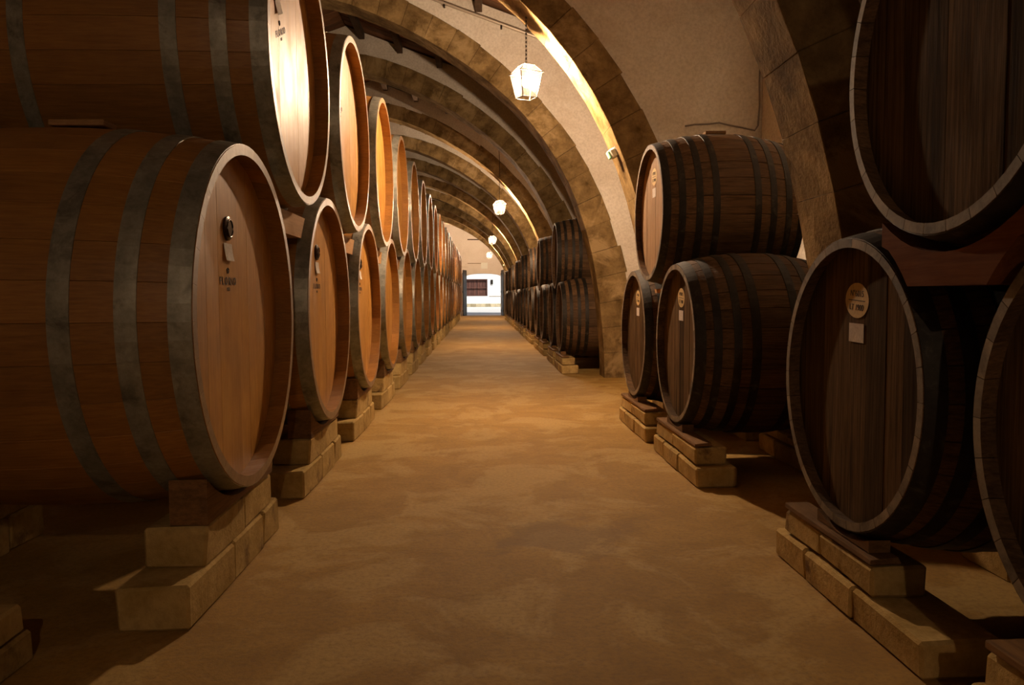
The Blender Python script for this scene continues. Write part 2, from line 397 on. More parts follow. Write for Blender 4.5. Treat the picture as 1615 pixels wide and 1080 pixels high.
stone_sets = {}
def stones(variant):
    if variant in stone_sets: return stone_sets[variant]
    r = random.Random(variant); L = []
    for s in (1, -1):
        for i in range(NV):
            q = [RI[i], RE[i], RE[i+1], RI[i+1]]
            c = (RE[i][0]-RI[i][0], RE[i][1]-RI[i][1]); d = r.uniform(-.05, .07)
            q = [(RI[i][0], RI[i][1]), (RE[i][0]+c[0]*d, RE[i][1]+c[1]*d), (RE[i+1][0]+c[0]*d, RE[i+1][1]+c[1]*d), RI[i+1]]
            o = r.uniform(0, .004); q = [(p[0]-o, p[1]-o) for p in q]
            if s < 0: q = [mirror(p) for p in q]
            V, F = block(q, r.uniform(-.006, .004), .6+r.uniform(-.004, .006), .002, .006)
            L.append((V, F))
    stone_sets[variant] = L; return L
stone_mesh = {}
for k in range(-2, 12):
    ya = 4.97+4.6*k
    e = empty('stone_arch', (.25, ya, -.10) if k == 0 else (0, ya, 0))
    if k >= 0: lab = 'stone diaphragm arch with white plaster above, %s from the camera' % ordw[k]
    else: lab = 'stone diaphragm arch behind the viewer, %s back' % ordw[-k-1]
    extra = {0: 'nearest stone arch, peeling mottled pier between the dark cask stacks', 1: 'stone arch whose underside is brightly lit by the nearest lantern',
             2: 'broad stone arch with a pipe on its plaster, second beyond the nearest lantern'}
    if k == 2: extra[2] = 'stone arch just beyond the nearest lantern, thin pipe on its plaster'
    tag(e, extra.get(k, lab), 'arch', 'diaphragm arches along the cellar')
    e['kind'] = 'structure'
    obj('spandrel_wall', core_me, e)
    if 0 <= k <= 5:
        var = k % 3
        if var not in stone_mesh:
            stone_mesh[var] = [fixn(mesh('voussoir', V, F, [M['vous']])) for V, F in stones(var)]
        for me in stone_mesh[var]: obj('voussoir', me, e)
    else:
        if 'j' not in stone_mesh:
            mb = MB(); r = random.Random(5)
            for V, F in stones(1): mb.add(V, F, r.random())
            stone_mesh['j'] = fixn(mb.mesh('voussoirs', [M['vous']]))
        tag(obj('voussoir_ring', stone_mesh['j'], e), kind='stuff')

# ------------------------------------------------------------------ casks
class Cask:
    """shared meshes of one kind of cask; axis along +x, front head at x=0, axis at height rb"""
    def __init__(s, rh, rb, L, nst, hoops, hw, mats, th, recess, nboard, seed, hoop_t=.005):
        s.__dict__.update(locals()); r = random.Random(seed)
        prof = s.prof = lambda x: rb-(rb-rh)*abs(2*x/L-1)**2
        da = 2*PI/nst; g = .0006 if rb > .9 else .0014; ch = .0015 if rb > .9 else .0035; nx = 10
        xs = [L*i/nx for i in range(nx+1)]
        def stave(V, F, MI, a0=0.):
            n0 = len(V); per = 8
            for j, x in enumerate(xs):
                R = prof(x); ri = R-th; h = da/2
                for rr, an in ((R-ch, -h+g/R), (R, -h+(g+ch)/R), (R, 0), (R, h-(g+ch)/R), (R-ch, h-g/R), (ri, h-g/R), (ri, 0), (ri, -h+g/R)):
                    a = a0+an; V.append((x, rr*math.sin(a), rr*math.cos(a)))
            for j in range(nx):
                for k in range(per):
                    F.append((n0+j*per+k, n0+j*per+(k+1) % per, n0+(j+1)*per+(k+1) % per, n0+(j+1)*per+k)); MI.append(0)
            F.append(tuple(n0+k for k in range(per))[::-1]); F.append(tuple(n0+nx*per+k for k in range(per))); MI.extend([1, 1])
        V, F, MI = [], [], []; stave(V, F, MI)
        s.stave = fixn(mesh('stave', V, F, [mats['stave'], mats['end']], MI))
        V, F, MI, RR = [], [], [], []
        for k in range(nst):
            n = len(F); stave(V, F, MI, k*da); RR += [r.random()]*(len(F)-n)
        s.body = fixn(mesh('staves', V, F, [mats['stave'], mats['end']], MI, RR))
        # head boards
        ri = prof(recess)-th+.004; ws = [r.uniform(.8, 1.25) for _ in range(nboard)]; t = sum(ws); y = -ri; s.boards = []; joined = MB()
        for wd in ws:
            y2 = y+wd/t*2*ri; a, b = (y+.0006, y2-.0006) if rb > .9 else (y+.0015, y2-.0015); up = []
            for i in range(5):
                yy = a+(b-a)*i/4; up.append((yy, math.sqrt(max(ri*ri-yy*yy, 0.0001))))
            P = up+[(p[0], -p[1]) for p in reversed(up)]
            dx = r.uniform(0, .003)
            me = extrude_poly(P, recess+dx, recess+.03, 'x', [mats['head']], 'head_board'); s.boards.append(me)
            joined.add([v.co for v in me.vertices], [tuple(p.vertices) for p in me.polygons], r.random()); y = y2
        s.head = joined.mesh('head', [mats['head']])
        V = [(L-recess, .99*ri*math.sin(2*PI*i/40), .99*ri*math.cos(2*PI*i/40)) for i in range(40)]+[(L-recess-.03, .99*ri*math.sin(2*PI*i/40), .99*ri*math.cos(2*PI*i/40)) for i in range(40)]
        s.rear = fixn(mesh('rear_head', V, [tuple(range(40)), tuple(range(79, 39, -1))]+[(i, i+40, (i+1) % 40+40, (i+1) % 40) for i in range(40)], [mats['head']]))
        s.hoops_me = []
        for (x0, x1) in hoops+[(L-b, L-a) for a, b in reversed(hoops)]:
            n = 72; V = []; F = []; xm = (x0+x1)/2
            for i in range(n):
                a = 2*PI*i/n; sn, cs = math.sin(a), math.cos(a); wob = 1+.0
                q = []
                for x, o in ((x0, .0-.002), (x0, hoop_t), (xm, hoop_t*1.1), (x1, hoop_t), (x1, -.002)):
                    R = prof(x)+o; q.append((x, R*sn, R*cs))
                V += q
            for i in range(n):
                j = (i+1) % n
                for k in range(4): F.append((i*5+k, j*5+k, j*5+k+1, i*5+k+1))
            s.hoops_me.append(fixn(mesh('hoop', V, F, [mats['hoop']])))
    def build(s, loc, left, detail, label, group, name='wine_cask', tilt=0.):
        e = empty(name, (loc[0], loc[1], loc[2]-s.rb), (0, 0, (PI if left else 0)+tilt)); tag(e, label, 'cask', group)
        z = (0, 0, s.rb)
        if detail:
            for k in range(s.nst): obj('stave', s.stave, e, z, (2*PI*k/s.nst, 0, 0))
            for me in s.boards: obj('head_board', me, e, z)
        else:
            tag(obj('staves', s.body, e, z), kind='stuff'); obj('head', s.head, e, z)
        obj('rear_head', s.rear, e, z)
        for me in s.hoops_me: obj('hoop', me, e, z)
        return e
NEW = dict(stave=M['stave_new'], end=M['end_new'], head=M['head_new'], hoop=M['steel'])
OLD = dict(stave=M['stave_old'], end=M['end_old'], head=M['head_old'], hoop=M['iron'])
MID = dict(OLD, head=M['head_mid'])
HN = [(.004, .100), (.222, .312), (.488, .578)]
HO = [(.004, .085), (.145, .205), (.295, .355), (.435, .505)]
big = Cask(.91, .995, 1.89, 34, HN, .1, NEW, .052, .105, 11, 1)
old = Cask(.69, .79, 1.26, 30, HO, .06, OLD, .04, .065, 9, 2)
old_b = Cask(.66, .765, 1.32, 28, [(.004, .07), (.14, .20), (.29, .35), (.44, .50)], .06, MID, .04, .065, 8, 4)

TXT = {}
def text_mesh(body, size, mat, ext=.0006, spacing=1.0, bold=False):
    key = (body, size, mat.name)
    if key in TXT: return TXT[key]
    cu = bpy.data.curves.new('lettering', 'FONT'); cu.body = body; cu.size = size; cu.extrude = ext; cu.align_x = 'CENTER'; cu.align_y = 'CENTER'
    cu.space_character = spacing
    if bold: cu.offset = size*.02
    t = bpy.data.objects.new('t', cu); C.objects.link(t); bpy.context.view_layer.update()
    me = bpy.data.meshes.new_from_object(t.evaluated_get(bpy.context.evaluated_depsgraph_get())); me.name = 'lettering'; me.materials.clear(); me.materials.append(mat)
    bpy.data.objects.remove(t); TXT[key] = me; return me
# flat things on the head: text x -> -y, text y -> +z, normal -> -x
FR = Matrix(((0, 0, -1), (-1, 0, 0), (0, 1, 0))).to_euler()
def disc(rx, rz, t, mat, n=32, name='disc', dome=0.):
    V = []; F = []
    rings = [(0., 1.), (t, 1.)] + ([(t+dome, .82)] if dome else [])
    for (h, f) in rings:
        V += [(-h, rx*f*math.sin(2*PI*i/n), rz*f*math.cos(2*PI*i/n)) for i in range(n)]
    for r in range(len(rings)-1):
        F += [(r*n+i, r*n+(i+1) % n, (r+1)*n+(i+1) % n, (r+1)*n+i) for i in range(n)]
    F += [tuple(range(n))[::-1], tuple(range((len(rings)-1)*n, len(rings)*n))]
    return fixn(mesh(name, V, F, [mat]))
med_me = disc(.064, .064, .012, M['medal'], 28, 'medallion', .006)
ring_mb = MB(); ring_mb.tube([(-.019, .045*math.sin(2*PI*i/24), .045*math.cos(2*PI*i/24)) for i in range(24)], .004, 6, True); ring_me = ring_mb.mesh('ring', [M['medal']])
def curl(w, h, mat):
    V = []; F = []; n = 6
    for i in range(n+1):
        f = i/n; out = .004+.010*f*f
        for s in (-1, 1): V.append((-out, s*w/2-.012*f, h*(.5-f)))
        for s in (-1, 1): V.append((-out-.0008, s*w/2-.012*f, h*(.5-f)))
    for i in range(n):
        a = i*4; b = a+4
        F += [(a, a+1, b+1, b), (a+2, b+2, b+3, a+3), (a, b, b+2, a+2), (a+1, a+3, b+3, b+1)]
    F += [(0, 2, 3, 1), (n*4, n*4+1, n*4+3, n*4+2)]
    return fixn(mesh('paper_label', V, F, [mat]))
curl_me = curl(.13, .092, M['paper'])
rim_mb = MB()
def tin_lines(w, h):
    mb = MB(); t = .0035
    r = random.Random(1)
    for (a, b, c, d) in [(-w*.42, -h*.42, w*.42, -h*.42+t), (-w*.42, h*.42-t, w*.42, h*.42), (-w*.42, -h*.42, -w*.42+t, h*.42), (w*.42-t, -h*.42, w*.42, h*.42)]:
        mb.box((-.0012, a, b), (-.0004, c, d))
    for i in range(5):
        z = h*(.28-.14*i); ww = w*r.uniform(.12, .28); mb.box((-.0012, -ww, z), (-.0004, ww, z+t))
    return mb.mesh('print', [M['black_text']])
def flourish():
    mb = MB()
    for s in (-1, 1):
        mb.tube([(0, s*.004, -.012), (0, s*.016, -.004), (0, s*.018, .008), (0, s*.007, .014)], .0025, 5)
    mb.tube([(0, 0, -.014), (0, 0, .018)], .003, 5); mb.tube([(0, -.01, .004), (0, .01, .004)], .0025, 5)
    return mb.mesh('emblem', [M['black_text']])
flour_me = flourish()
def dress_left(e, dy, tilt, text=True):
    n0 = len(kids(e)); dress_left0(e, text)
    for o in kids(e)[n0:]:
        y, z = o.location.y, o.location.z-big.rb
        o.location.y = dy+y*math.cos(tilt)-z*math.sin(tilt); o.location.z = big.rb+y*math.sin(tilt)+z*math.cos(tilt)
        o.rotation_euler = (Matrix.Rotation(tilt, 3, 'X')@o.rotation_euler.to_matrix()).to_euler()
def dress_left0(e, text=True):
    x = .105; zc = big.rb
    md = obj('medallion', med_me, e, (x, .0, zc+.47)); obj('ring', ring_me, md)
    pl = obj('paper_label', curl_me, e, (x, .0, zc+.345))
    if text:
        obj('emblem', flour_me, e, (x-.001, 0, zc+.245)); 
        obj('lettering', text_mesh('FLORIO', .056, M['black_text'], spacing=1.55, bold=True), e, (x-.0012, 0, zc+.19), FR)
        obj('lettering', text_mesh('1833', .026, M['black_text']), e, (x-.0012, 0, zc+.148), FR)
sq_paper = None
def sticker_mesh(w, h, mat):
    mb = MB(); mb.box((-.0016, -w/2, -h/2), (0, w/2, h/2)); return mb.mesh('paper_label', [mat])
oval_me = disc(.115, .084, .0015, M['sticker'], 32, 'round_sticker'); sqp_me = sticker_mesh(.145, .09, M['paper']); lines_me = tin_lines(.145, .09)
bar_mb = MB(); bar_mb.box((-.0026, -.082, -.002), (-.0016, .082, .002)); bar_me = bar_mb.mesh('rule', [M['black_text']])
def dress_right(e, ck, zo, tilt=.06, num='N\u00b06015', lt='LT 1900', dy=0.):
    x = ck.recess; zc = ck.rb
    st_ = obj('round_sticker', oval_me, e, (x, dy, zc+zo), (tilt, 0, 0)); st_['label'] = 'yellowed oval sticker with handwritten numbers'
    obj('rule', bar_me, st_)
    obj('lettering', text_mesh(num, .042, M['black_text']), st_, (-.0022, 0, .032), FR)
    obj('lettering', text_mesh(lt, .042, M['black_text']), st_, (-.0022, 0, -.034), FR)
    pp = obj('paper_label', sqp_me, e, (x, dy+.0, zc+zo-.155), (tilt*.3, 0, 0)); obj('print', lines_me, pp)
    pp['label'] = 'small white printed paper label'

# left rows of big pale casks
XLl, ZLl, XLu, ZLu = -1.243, 1.395, -1.195, 3.052
lowY = [4.34+2.3*i for i in range(21)]; upY = [5.49+2.3*i for i in range(20)]
G1, G2 = 'pale oak casks in the lower left row', 'pale oak casks in the upper left row'
proto = None
for i, y in enumerate(lowY):
    lab = 'large pale oak cask, steel hoops, lower left row, %s from the camera' % ordw[i]
    if i == 0: lab = 'biggest-looking pale oak cask at lower left, paper label and printed lettering'
    e = big.build((XLl+random.uniform(-.006, .006), y, ZLl), True, i < 2, lab, G1) if (i < 2 or proto is None) else None
    if e is None:
        e = copy_tree(proto); e['label'] = lab; e.location = (XLl+random.uniform(-.006, .006), y, ZLl-big.rb)
    else: dress_left(e, .09, 0.)
    if i == 2: proto = e
proto = None
for i, y in enumerate(upY):
    lab = 'large pale oak cask, steel hoops, upper left row, %s from the camera' % ordw[i]
    if i == 0: lab = 'upper left pale oak cask cropped by the frame, its head glaring white'
    e = big.build((XLu+random.uniform(-.006, .006), y, ZLu), True, i < 2, lab, G2) if (i < 2 or proto is None) else None
    if e is None:
        e = copy_tree(proto); e['label'] = lab; e.location = (XLu+random.uniform(-.006, .006), y, ZLu-big.rb)
    else: dress_left(e, .12 if i == 0 else .2, -.42 if i == 0 else -.45)
    if i == 2: proto = e

# right side, old dark casks
G3, G4 = 'dark casks on the floor stones at right', 'dark casks stacked on top at right'
ZR, ZRu = 1.07, 2.335
right_low = [(1.72, 1.97, 'dark cask cut by the right frame edge, lower row'), (1.73, 3.68, 'large dark cask at right front with oval number sticker'),
             (1.70, 6.85, 'dark cask under the lit upper cask, nearer of its pair'), (1.70, 8.75, 'dark cask under the lit upper cask, farther of its pair')]
zz = [ZR, ZR, 1.075, 1.07]
for (x, y, lab), z in zip(right_low, zz):
    e = old.build((x, y, z), False, True, lab, G3)
    dress_right(e, old, .40)
e = old.build((1.66, 2.825, 2.41), False, True, 'dark cask cropped at top right, resting on a reddish beam', G4)
dress_right(e, old, .40)
e = old_b.build((1.665, 7.80, 2.31), False, True, 'brown cask alone on top of two dark casks, lit pale head', G4)
dress_right(e, old_b, .36)
far_low = []; far_up = []
pl_, pu = None, None
for b in range(8):
    yc = 16.77+4.6*b
    for j, dy in enumerate((-.95, .95)):
        n = 2*b+j
        lab = 'dark cask beyond the empty bay, lower right row, %s from there' % ordw[n]
        if n == 0: lab = 'dark cask beyond the lit arch pier, lower row, side fully seen'
        if pl_ is None or n < 1:
            e = old.build((1.58, yc+dy, 1.07), False, n < 1, lab, G3)
        else: e = copy_tree(pl_); e['label'] = lab; e.location = (1.58+random.uniform(-.02, .02), yc+dy, 1.07-old.rb)
        if n == 1: pl_ = e
        if n < 1: pl_ = None
        far_low.append(e)
    lab = 'dark upper cask beyond the empty bay, right side, %s from there' % ordw[b]
    if b == 0: lab = 'dark upper cask beside the lit arch pier, its side fully seen'
    if b < 2: e = old.build((1.58, yc, 2.345), False, b == 0, lab, G4); pu = e
    else: e = copy_tree(pu); e['label'] = lab; e.location = (1.58+random.uniform(-.02, .02), yc, 2.345-old.rb)
    far_up.append(e)

# ------------------------------------------------------------------ stone supports and chocks
blk_cache = {}
def stone_blk(name, parent, a, b, seed, mat=None, c=.013):
    key = (tuple(round(q-p, 3) for p, q in zip(a, b)), seed, (mat or M['tufa']).name)
    if key not in blk_cache:
        me = rbox(b[0]-a[0], b[1]-a[1], b[2]-a[2], c, .008, seed); me.materials.append(mat or M['tufa']); blk_cache[key] = me
    return obj(name, blk_cache[key], parent, a)
def cradle_meshes(rad, zc, half_w, zb, depth, mat, n=10):
    """wood chock hollowed on top to the cask's curve; local y from -half_w to half_w, z from 0"""
    P = [(-half_w, 0), (half_w, 0)]
    for i in range(n+1):
        y = half_w-2*half_w*i/n; z = zc-math.sqrt(rad*rad-y*y)-zb; P.append((y, z))
    return extrude_poly(P, 0, depth, 'x', [mat], 'chock')
def left_stand(x_face, y, side, lab, glab, span=(-.9, .62, -.8, .56), top=.296):
    """x_face: aisle-side face; built local: x from 0 towards the wall (negative)"""
    e = empty('stone_support', (x_face, y, 0)); tag(e, lab, 'support', glab); s = side
    def bx(a0, a1): return (min(s*a0, s*a1), max(s*a0, s*a1))
    if s < 0:
        y0, y1 = -.84, .73
        seg = [(-.84, -.2), (-.195, .35), (.355, .73)]
        for i, (p, q) in enumerate(seg): x0, x1 = bx(0, .31 if i else .33); stone_blk('base_stone', e, (x0, p, 0), (x1, q, .20+.006*i), i)
        for i, (p, q) in enumerate([(-.58, .03), (.035, .60)]): x0, x1 = bx(.01, .30); stone_blk('upper_stone', e, (x0, p, .205), (x1, q, .40), i+4)
    else:
        b0, b1, m0, m1 = span
        for i, f in enumerate((0, .38, .72)):
            g = (.38, .72, 1)[i]; p, q = b0+(b1-b0)*f, b0+(b1-b0)*g-.005
            x0, x1 = bx(0, .33); stone_blk('base_stone', e, (x0, p, 0), (x1, q, .155+.004*i), i, c=.014)
        for i, f in enumerate((0, .55)):
            g = (.55, 1)[i]; p, q = m0+(m1-m0)*f, m0+(m1-m0)*g-.005
            x0, x1 = bx(.02, .27); stone_blk('upper_stone', e, (x0, p, .165), (x1, q, top), i+4, c=.014)
    return e
ch_left = cradle_meshes(big.prof(.3)+.004, ZLl, .58, .410, .18, M['chock_dark'])
G5, G6 = 'stone supports under the left casks', 'wooden cradle blocks under the left casks'
for i, y in enumerate(lowY):
    e = left_stand(-1.315, y, -1, 'tufa block support under the lower left row, %s from the camera' % ordw[i], G5)
    o = obj('wooden_cradle', ch_left, None, (-1.495, y, .410)); tag(o, 'dark wooden cradle under the lower left row, %s from the camera' % ordw[i], 'chock', G6)
    if i < 4:
        e = left_stand(-2.80, y, -1, 'rear tufa support in shadow under left cask %s from camera' % ordw[i], 'rear stone supports in shadow at left')
ch_r = cradle_meshes(old.prof(.28)+.007, 1.07, .30, .40, .12, M['chock_dark'])
def right_stand(x, y, z, tagw, span=(-.9, .62, -.8, .56)):
    e = left_stand(x-.04, y, 1, 'tufa block support under %s' % tagw, 'stone supports under the right casks', span)
    mb = rbox(.135, span[3]-span[2]-.02, .026, .004, .006, 3)
    if not mb.materials: mb.materials.append(M['chock_dark'])
    o = obj('plank_pad', mb, None, (x-.02, y+span[2]+.01, .306)); tag(o, 'old plank laid on the stones under %s' % tagw, 'plank', 'planks on the right stone supports')
    me = cradle_meshes(old.prof(.12)+.007, z, .27, .334, .10, M['chock_dark'])
    o = obj('wooden_chock', me, None, (x+.01, y, .334)); tag(o, 'wooden chock wedged under %s' % tagw, 'chock', 'chocks under the right casks')
for (x, y, lab), z, t in zip(right_low, zz, ['the cask cut by the right edge', 'the large dark cask with oval sticker', 'the nearer cask below the lit one', 'the farther cask below the lit one']):
    right_stand(x, y, z, t, (-.79, .72, -.36, .62) if y > 3 and y < 4 else (-.9, .62, -.8, .56))
    e = left_stand(x+.99, y, 1, 'rear tufa support in shadow behind %s' % t, 'rear stone supports in shadow at right', top=.255)
for n, e0 in enumerate(far_low):
    right_stand(1.58, e0.location.y, 1.07, 'the lower right far row, cask %s' % ordw[n])

def between(yc, z_low, r_low, sp, z_up, r_up, zb, depth, mat):
    """chock filling the gap between two lower casks under an upper one; local y about 0, world z"""
    P = []; n = 8
    def side(z): return sp/2-math.sqrt(max(r_low**2-(z-z_low)**2, 0))
    # find top where side reaches upper circle
    zt = zb
    while True:
        w_ = side(zt)
        zu = z_up-math.sqrt(max(r_up**2-w_*w_, 0)) if w_ < r_up else z_up
        if zt >= zu-.002 or w_ > .5*r_up or zt > z_low+r_low-.03: break
        zt += .004
    zs = [zb+(zt-zb)*i/n for i in range(n+1)]
    P += [(-side(zb), zb), (side(zb), zb)]
    P += [(side(z), z) for z in zs[1:]]
    w_ = side(zt)
    for i in range(1, n+1):
        y = w_-2*w_*i/n; P.append((y, min(zt, z_up-math.sqrt(r_up**2-y*y))))
    P += [(-side(z), z) for z in reversed(zs[1:-1])]
    return extrude_poly(P, 0, depth, 'x', [mat], 'wedge')
rl = big.prof(.28)+.008
wl = between(0, ZLl, rl, 2.3, ZLu, rl, 1.93, .16, M['chock'])
for i, y in enumerate(upY):
    o = obj('wooden_wedge', wl, None, (-1.47, y, 0)); tag(o, 'pale wooden wedge between left lower casks %s and %s' % (ordw[i], ordw[i+1]), 'wedge', 'pale wedges between the left casks')
rr_ = old.prof(.22)+.016
wr = between(0, ZR, rr_, 1.9, 2.31, old_b.prof(.25)+.008, 1.52, .16, M['chock'])
o = obj('wooden_wedge', wr, None, (1.82, 7.80, 0)); tag(o, 'pale wooden wedge under the lone lit upper cask', 'wedge', 'wedges between the right casks')
def side0(z): return .855-math.sqrt(rr_**2-(z-ZR)**2)
Pw = [(-side0(1.53), 1.53), (side0(1.53), 1.53)]+[(side0(z), z) for z in (1.58, 1.63, 1.68)]+[(.452, 1.70), (.452, 1.80)]
for i in range(1, 12):
    y = .452-.904*i/12; Pw.append((y, min(1.80, 2.41-math.sqrt(.757**2-y*y))))
Pw += [(-.452, 1.80), (-.452, 1.70)]+[(-side0(z), z) for z in (1.68, 1.63, 1.58)]
wr0 = extrude_poly(Pw, 0, .2, 'x', [M['chock_red']], 'wedge')
o = obj('wooden_wedge', wr0, None, (1.70, 2.825, 0)); tag(o, 'big reddish timber wedge under the cropped top right cask', 'wedge', 'wedges between the right casks')
wrf = between(0, 1.07, rr_, 1.9, 2.345, rr_, 1.54, .16, M['chock_dark'])
for b, e0 in enumerate(far_up):
    o = obj('wooden_wedge', wrf, None, (1.73, e0.location.y, 0)); tag(o, 'dark wooden wedge in the far right stack, %s from the empty bay' % ordw[b], 'wedge', 'wedges between the right casks')
def board(a, b, mat, lab, rot=(0, 0, 0), c=.004, name='wooden_board'):
    me = rbox(b[0]-a[0], b[1]-a[1], b[2]-a[2], c, .001, 1); me.materials.append(mat)
    o = obj(name, me, None, a, rot); tag(o, lab, 'board'); return o
board((-2.21, 4.17, 2.386), (-1.93, 4.32, 2.416), M['chock'], 'thin wooden board lying on top of the big lower left cask')
board((2.22, 7.72, 3.077), (2.42, 7.88, 3.107), M['chock_dark'], 'small dark board on top of the lone lit upper cask')
board((2.02, 16.68, 3.14), (2.22, 16.84, 3.18), M['chock_dark'], 'small dark board on the upper cask beside the lit arch pier')
# low masonry at the left frame edge
e = empty('stone_plinth', (-2.26, 2.78, 0)); tag(e, 'low dark two-tier stone plinth at the bottom left corner', 'plinth')
stone_blk('base_stone', e, (-.5, 0, 0), (.385, .5, .13), 2); stone_blk('upper_stone', e, (-.5, .0, .132), (.375, .45, .25), 3)

# ------------------------------------------------------------------ lanterns
def lantern(y, lab, power_mat=None):
    zt = 4.345
    e = empty('hanging_lantern', (.585, y, zt-.40), (0, 0, .42)); tag(e, lab, 'lantern', 'lanterns hanging down the aisle')
    lv = [(.40, .075), (.30, .150), (.0, .095)]   # height, half width
    fr = MB(); cs = [(-1, -1), (1, -1), (1, 1), (-1, 1)]; R = [[Vector((a*h, b*h, z)) for a, b in cs] for z, h in lv]
    for ring in R:
        for i in range(4): fr.tube([ring[i], ring[(i+1) % 4]], .006, 6)
    for i in range(4): fr.tube([R[0][i], R[1][i]], .006, 6); fr.tube([R[1][i], R[2][i]], .006, 6)
    for i in range(4):
        a = R[1][i]; fr.tube([a, a*1.0+Vector((cs[i][0]*.014, cs[i][1]*.014, -.004))], .009, 6)
    obj('frame', fr.mesh('frame', [M['metal_dark']]), e)
    for t in range(2):
        for i in range(4):
            j = (i+1) % 4; q = [R[t][i], R[t][j], R[t+1][j], R[t+1][i]]; c = sum(q, Vector())/4
            q = [c+(p-c)*.97 for p in q]
            obj('pane', mesh('pane', q, [(0, 1, 2, 3)], [M['pane']]), e)
    cap = MB(); cap.box((-.078, -.078, .398), (.078, .078, .404)); cap.tube([(0, 0, .404), (0, 0, .43)], .012, 8)
    cap.tube([(0, 0, .40), (0, 0, .30)], .012, 8); obj('cap', cap.mesh('cap', [M['metal_dark']]), e)
    bm = bmesh.new(); bmesh.ops.create_icosphere(bm, subdivisions=2, radius=.055, matrix=Matrix.Translation((0, 0, .20))@Matrix.Scale(1.25, 4, (0, 0, 1)))
    me = bpy.data.meshes.new('bulb'); bm.to_mesh(me); bm.free(); me.materials.append(power_mat or M['bulb']); obj('bulb', me, e)
    # chain
    lk = MB(); lk.tube([(.011*math.sin(t), 0, .024*math.cos(t)+(.008 if math.cos(t) > 0 else -.008)) for t in [2*PI*i/14 for i in range(14)]], .0045, 6, True)
    lme = lk.mesh('chain_link', [M['metal_dark']], True)
    z = .455; k = 0
    while z < 1.10-.02:
        obj('chain_link', lme, e, (0, 0, z), (0, 0, PI/2*(k % 2)+.3)); z += .050; k += 1
    hk = MB(); hk.tube([(0, 0, z-.035), (0, 0, z+.03)], .007, 6); obj('hook', hk.mesh('hook', [M['metal_dark']]), e)
    return e
pos = ['nearest lit glass lantern on a chain, glaring above the aisle', 'second lit lantern down the aisle', 'third lit lantern down the aisle, small and bright', 'farthest lit lantern, a small glow before the end wall']
for i, lab in enumerate(pos): lantern(9.87+13.8*i, lab)
M['bulb_rear'] = emis('lit_bulb_rear', LAMP_COL, LAMP*LAMP_REAR)
lantern(-3.93, 'lit glass lantern hanging behind the viewer', M['bulb_rear'])
for i in range(1, 4):
    ya = 9.57+13.8*i-.006
    mb = MB(); mb.tube([(.585, ya-.012, 5.0), (.585, ya-.012, 5.45), (.56, ya-.012, 6.0), (.56, ya-.012, 6.3)], .009, 6)
    tag(obj('lamp_cable', mb.mesh('cable', [M['metal_dark']])), 'thin cable running up the arch above the %s lantern' % ordw[i], 'cable', 'cables above the lanterns')

M['bulb_fill'] = emis('lit_fill_bulb', LAMP_COL, LAMP*.5)  # two bulbs added out of sight to brighten the end wall
for k, x in enumerate((-2.6, .35)):
    e = empty('added_fill_light', (x, 56.19, 6.55 if k == 0 else 5.42)); tag(e, 'added fill bulb, unseen on the far side of the last arch, %s' % ('left one' if k == 0 else 'right one'), 'lamp')
    me = rbox(.12, .03, .12, .005); me.materials.append(M['grey']); obj('bracket', me, e, (-.06, 0, -.06))
    b = MB(); b.tube([(0, .03, 0), (0, .09, 0)], .02, 8); obj('socket', b.mesh('socket', [M['metal_dark']]), e)
    bm = bmesh.new(); bmesh.ops.create_icosphere(bm, subdivisions=2, radius=.045, matrix=Matrix.Translation((0, .13, 0))); me = bpy.data.meshes.new('bulb'); bm.to_mesh(me); bm.free(); me.materials.append(M['bulb_fill']); obj('bulb', me, e)
# ------------------------------------------------------------------ pipe, cable, emergency lights
mb = MB(); ya = 14.17-.06
mb.tube([(-2.2, ya, roofz(-2.2)-.29), (1.95, ya, roofz(1.95)-.25)], .028, 10)
pe = obj('wall_pipe', mb.mesh('pipe', [M['pipe']])); tag(pe, 'pale metal pipe running below the roof beyond the nearest lantern', 'pipe')
for x in (-1.6, -.6, .4, 1.4):
    b = MB(); b.box((x-.015, ya-.02, roofz(x)-.335), (x+.015, ya+.07, roofz(x)-.25)); obj('bracket', b.mesh('bracket', [M['metal_dark']]), pe)
mb = MB(); yb = 9.59
pts = [(2.50, 3.55), (2.62, 3.57), (2.8, 3.575), (2.92, 3.59), (3.05, 3.56), (3.2, 3.535), (3.36, 3.50), (3.40, 3.56), (3.415, 3.8), (3.41, 4.1), (3.42, 4.6), (3.42, 5.2)]
mb.tube([(x, yb-.004, z) for x, z in pts], .011, 6)
tag(obj('wall_cable', mb.mesh('cable', [M['grey']])), 'grey cable wandering across the plaster above the lone upper cask', 'cable')
def emergency(x, y, z, lab):
    e = empty('emergency_light', (x, y, z), (0, math.radians(-27), 0)); tag(e, lab, 'lamp')
    me = rbox(.05, .17, .13, .006); me.materials.append(M['grey']); obj('battery_box', me, e, (-.05, -.085, -.065))
    me = rbox(.085, .14, .12, .018); me.materials.append(M['white']); obj('housing', me, e, (-.135, -.07, -.06))
    me = rbox(.03, .12, .10, .012); me.materials.append(M['greenish']); obj('lens', me, e, (-.160, -.06, -.05))
    return e
emergency(1.735, 9.80, 3.30, 'small white emergency light with greenish lens on the brightly lit arch')
emergency(1.62, 51.2, 3.55, 'tiny green-lit emergency light low on a far arch')

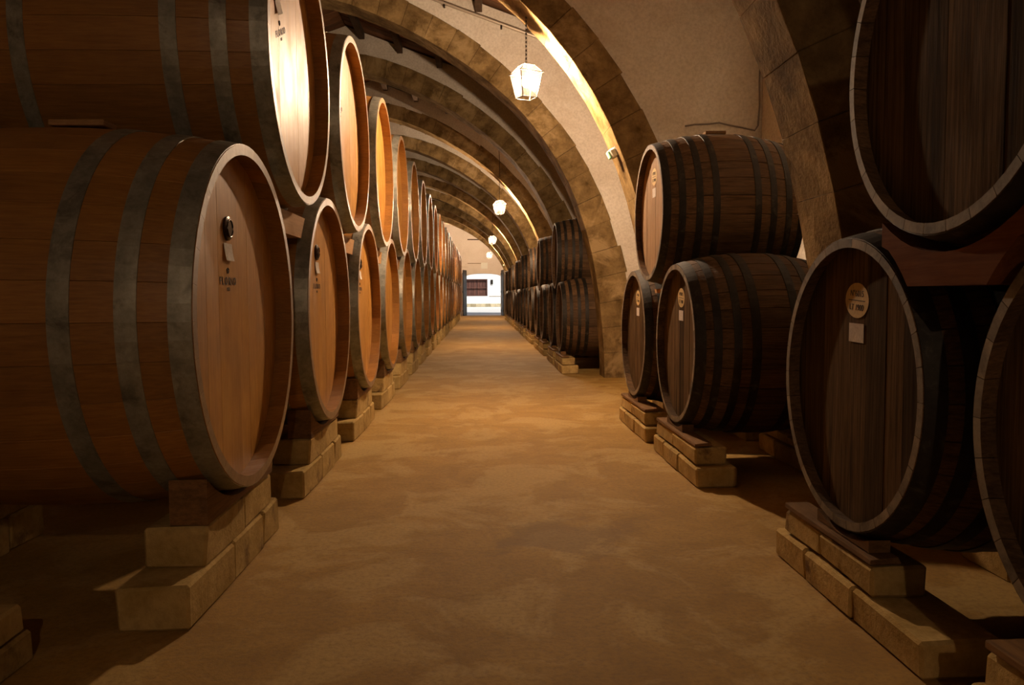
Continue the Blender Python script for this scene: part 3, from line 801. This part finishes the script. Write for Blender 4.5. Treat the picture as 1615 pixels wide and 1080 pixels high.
# ------------------------------------------------------------------ doorway and the yard outside
d1 = empty('door_1', (0, Y1, 0)); tag(d1, 'open double door of dark boards at the far end', kind='structure')
def leaf(hx, ang, w, h):
    mb = MB(); n = 7
    for i in range(n): mb.box((w*i/n+.003, 0, 0), (w*(i+1)/n-.003, .05, h), random.random())
    for z in (.3, h*.5, h-.35): mb.box((.02, -.03, z), (w-.02, 0, z+.14))
    return obj('door_leaf', mb.mesh('door_leaf', [M['door']]), d1, (hx, -.05, .02), (0, 0, ang))
leaf(DX0-.02, math.radians(-100), 1.3, 3.45)
leaf(DX1+.02, math.radians(-84), 1.3, 3.45)
mb = MB(); mb.add([(-14, Y1+.5, 0), (16, Y1+.5, 0), (16, 80, .40), (-14, 80, .40), (-14, Y1+.5, -.2), (16, Y1+.5, -.2), (16, 80, -.2), (-14, 80, -.2)], [(0,1,2,3),(7,6,5,4),(0,4,5,1),(1,5,6,2),(2,6,7,3),(3,7,4,0)])
tag(obj('yard_ground', fixn(mb.mesh('yard_ground', [M['yard_ground']]))), 'bright pale paved yard outside the doorway', kind='structure')
WX0, WX1, WZ0, WZ1 = -1.9, .70, 1.52, 3.22
fa = empty('yard_building', (0, 80, .4)); tag(fa, 'sunlit white building across the yard, seen through the doorway', 'building')
mb = MB()
for a, b in (((-14, 0, 0), (WX0, .4, 8)), ((WX1, 0, 0), (16, .4, 8)), ((WX0, 0, 0), (WX1, .4, WZ0-.4)), ((WX0, 0, WZ1-.4), (WX1, .4, 8))): mb.box(a, b)
obj('wall', mb.mesh('facade', [M['yard_wall']]), fa)
for i in range(16):
    x = -4+i*.5; me = rbox(.48, .1, .33, .01, .006, i % 4); me.materials.append(M['yard_stone']); obj('base_stone', me, fa, (x, -.1, 0))
wf = MB()
for a, b in (((WX0, -.05, WZ0-.4), (WX0+.07, .1, WZ1-.4)), ((WX1-.07, -.05, WZ0-.4), (WX1, .1, WZ1-.4)), ((WX0, -.05, WZ1-.47), (WX1, .1, WZ1-.4)), ((WX0, -.05, WZ0-.4), (WX1, .1, WZ0-.34)), ((WX0, -.05, 1.96), (WX1, .1, 1.99))): wf.box(a, b)
wf.box((WX0, .3, WZ0-.4), (WX1, .38, WZ1-.4))
win = obj('window', wf.mesh('window_frame', [M['rust_wood']]), fa)
r = random.Random(9)
for i in range(13):
    x = WX0+.08+i*.19; me = rbox(.17, .03, WZ1-WZ0-.1, .005, .0, 1); 
    me.materials.append(M['rust_wood']); obj('slat', me, win, (x, .2, WZ0-.36), (0, r.uniform(-.02, .02), 0))
mb = MB(); mb.box((1.02, -.14, 2.3), (1.26, 0, 2.75)); mb.box((1.06, -.16, 2.36), (1.22, -.14, 2.62)); tag(obj('wall_lamp', mb.mesh('wall_lamp', [M['metal_dark']]), fa))
mb = MB(); mb.box((.85, -.04, 1.05), (3.4, 0, 1.10)); obj('ledge', mb.mesh('ledge', [M['mortar']]), fa)
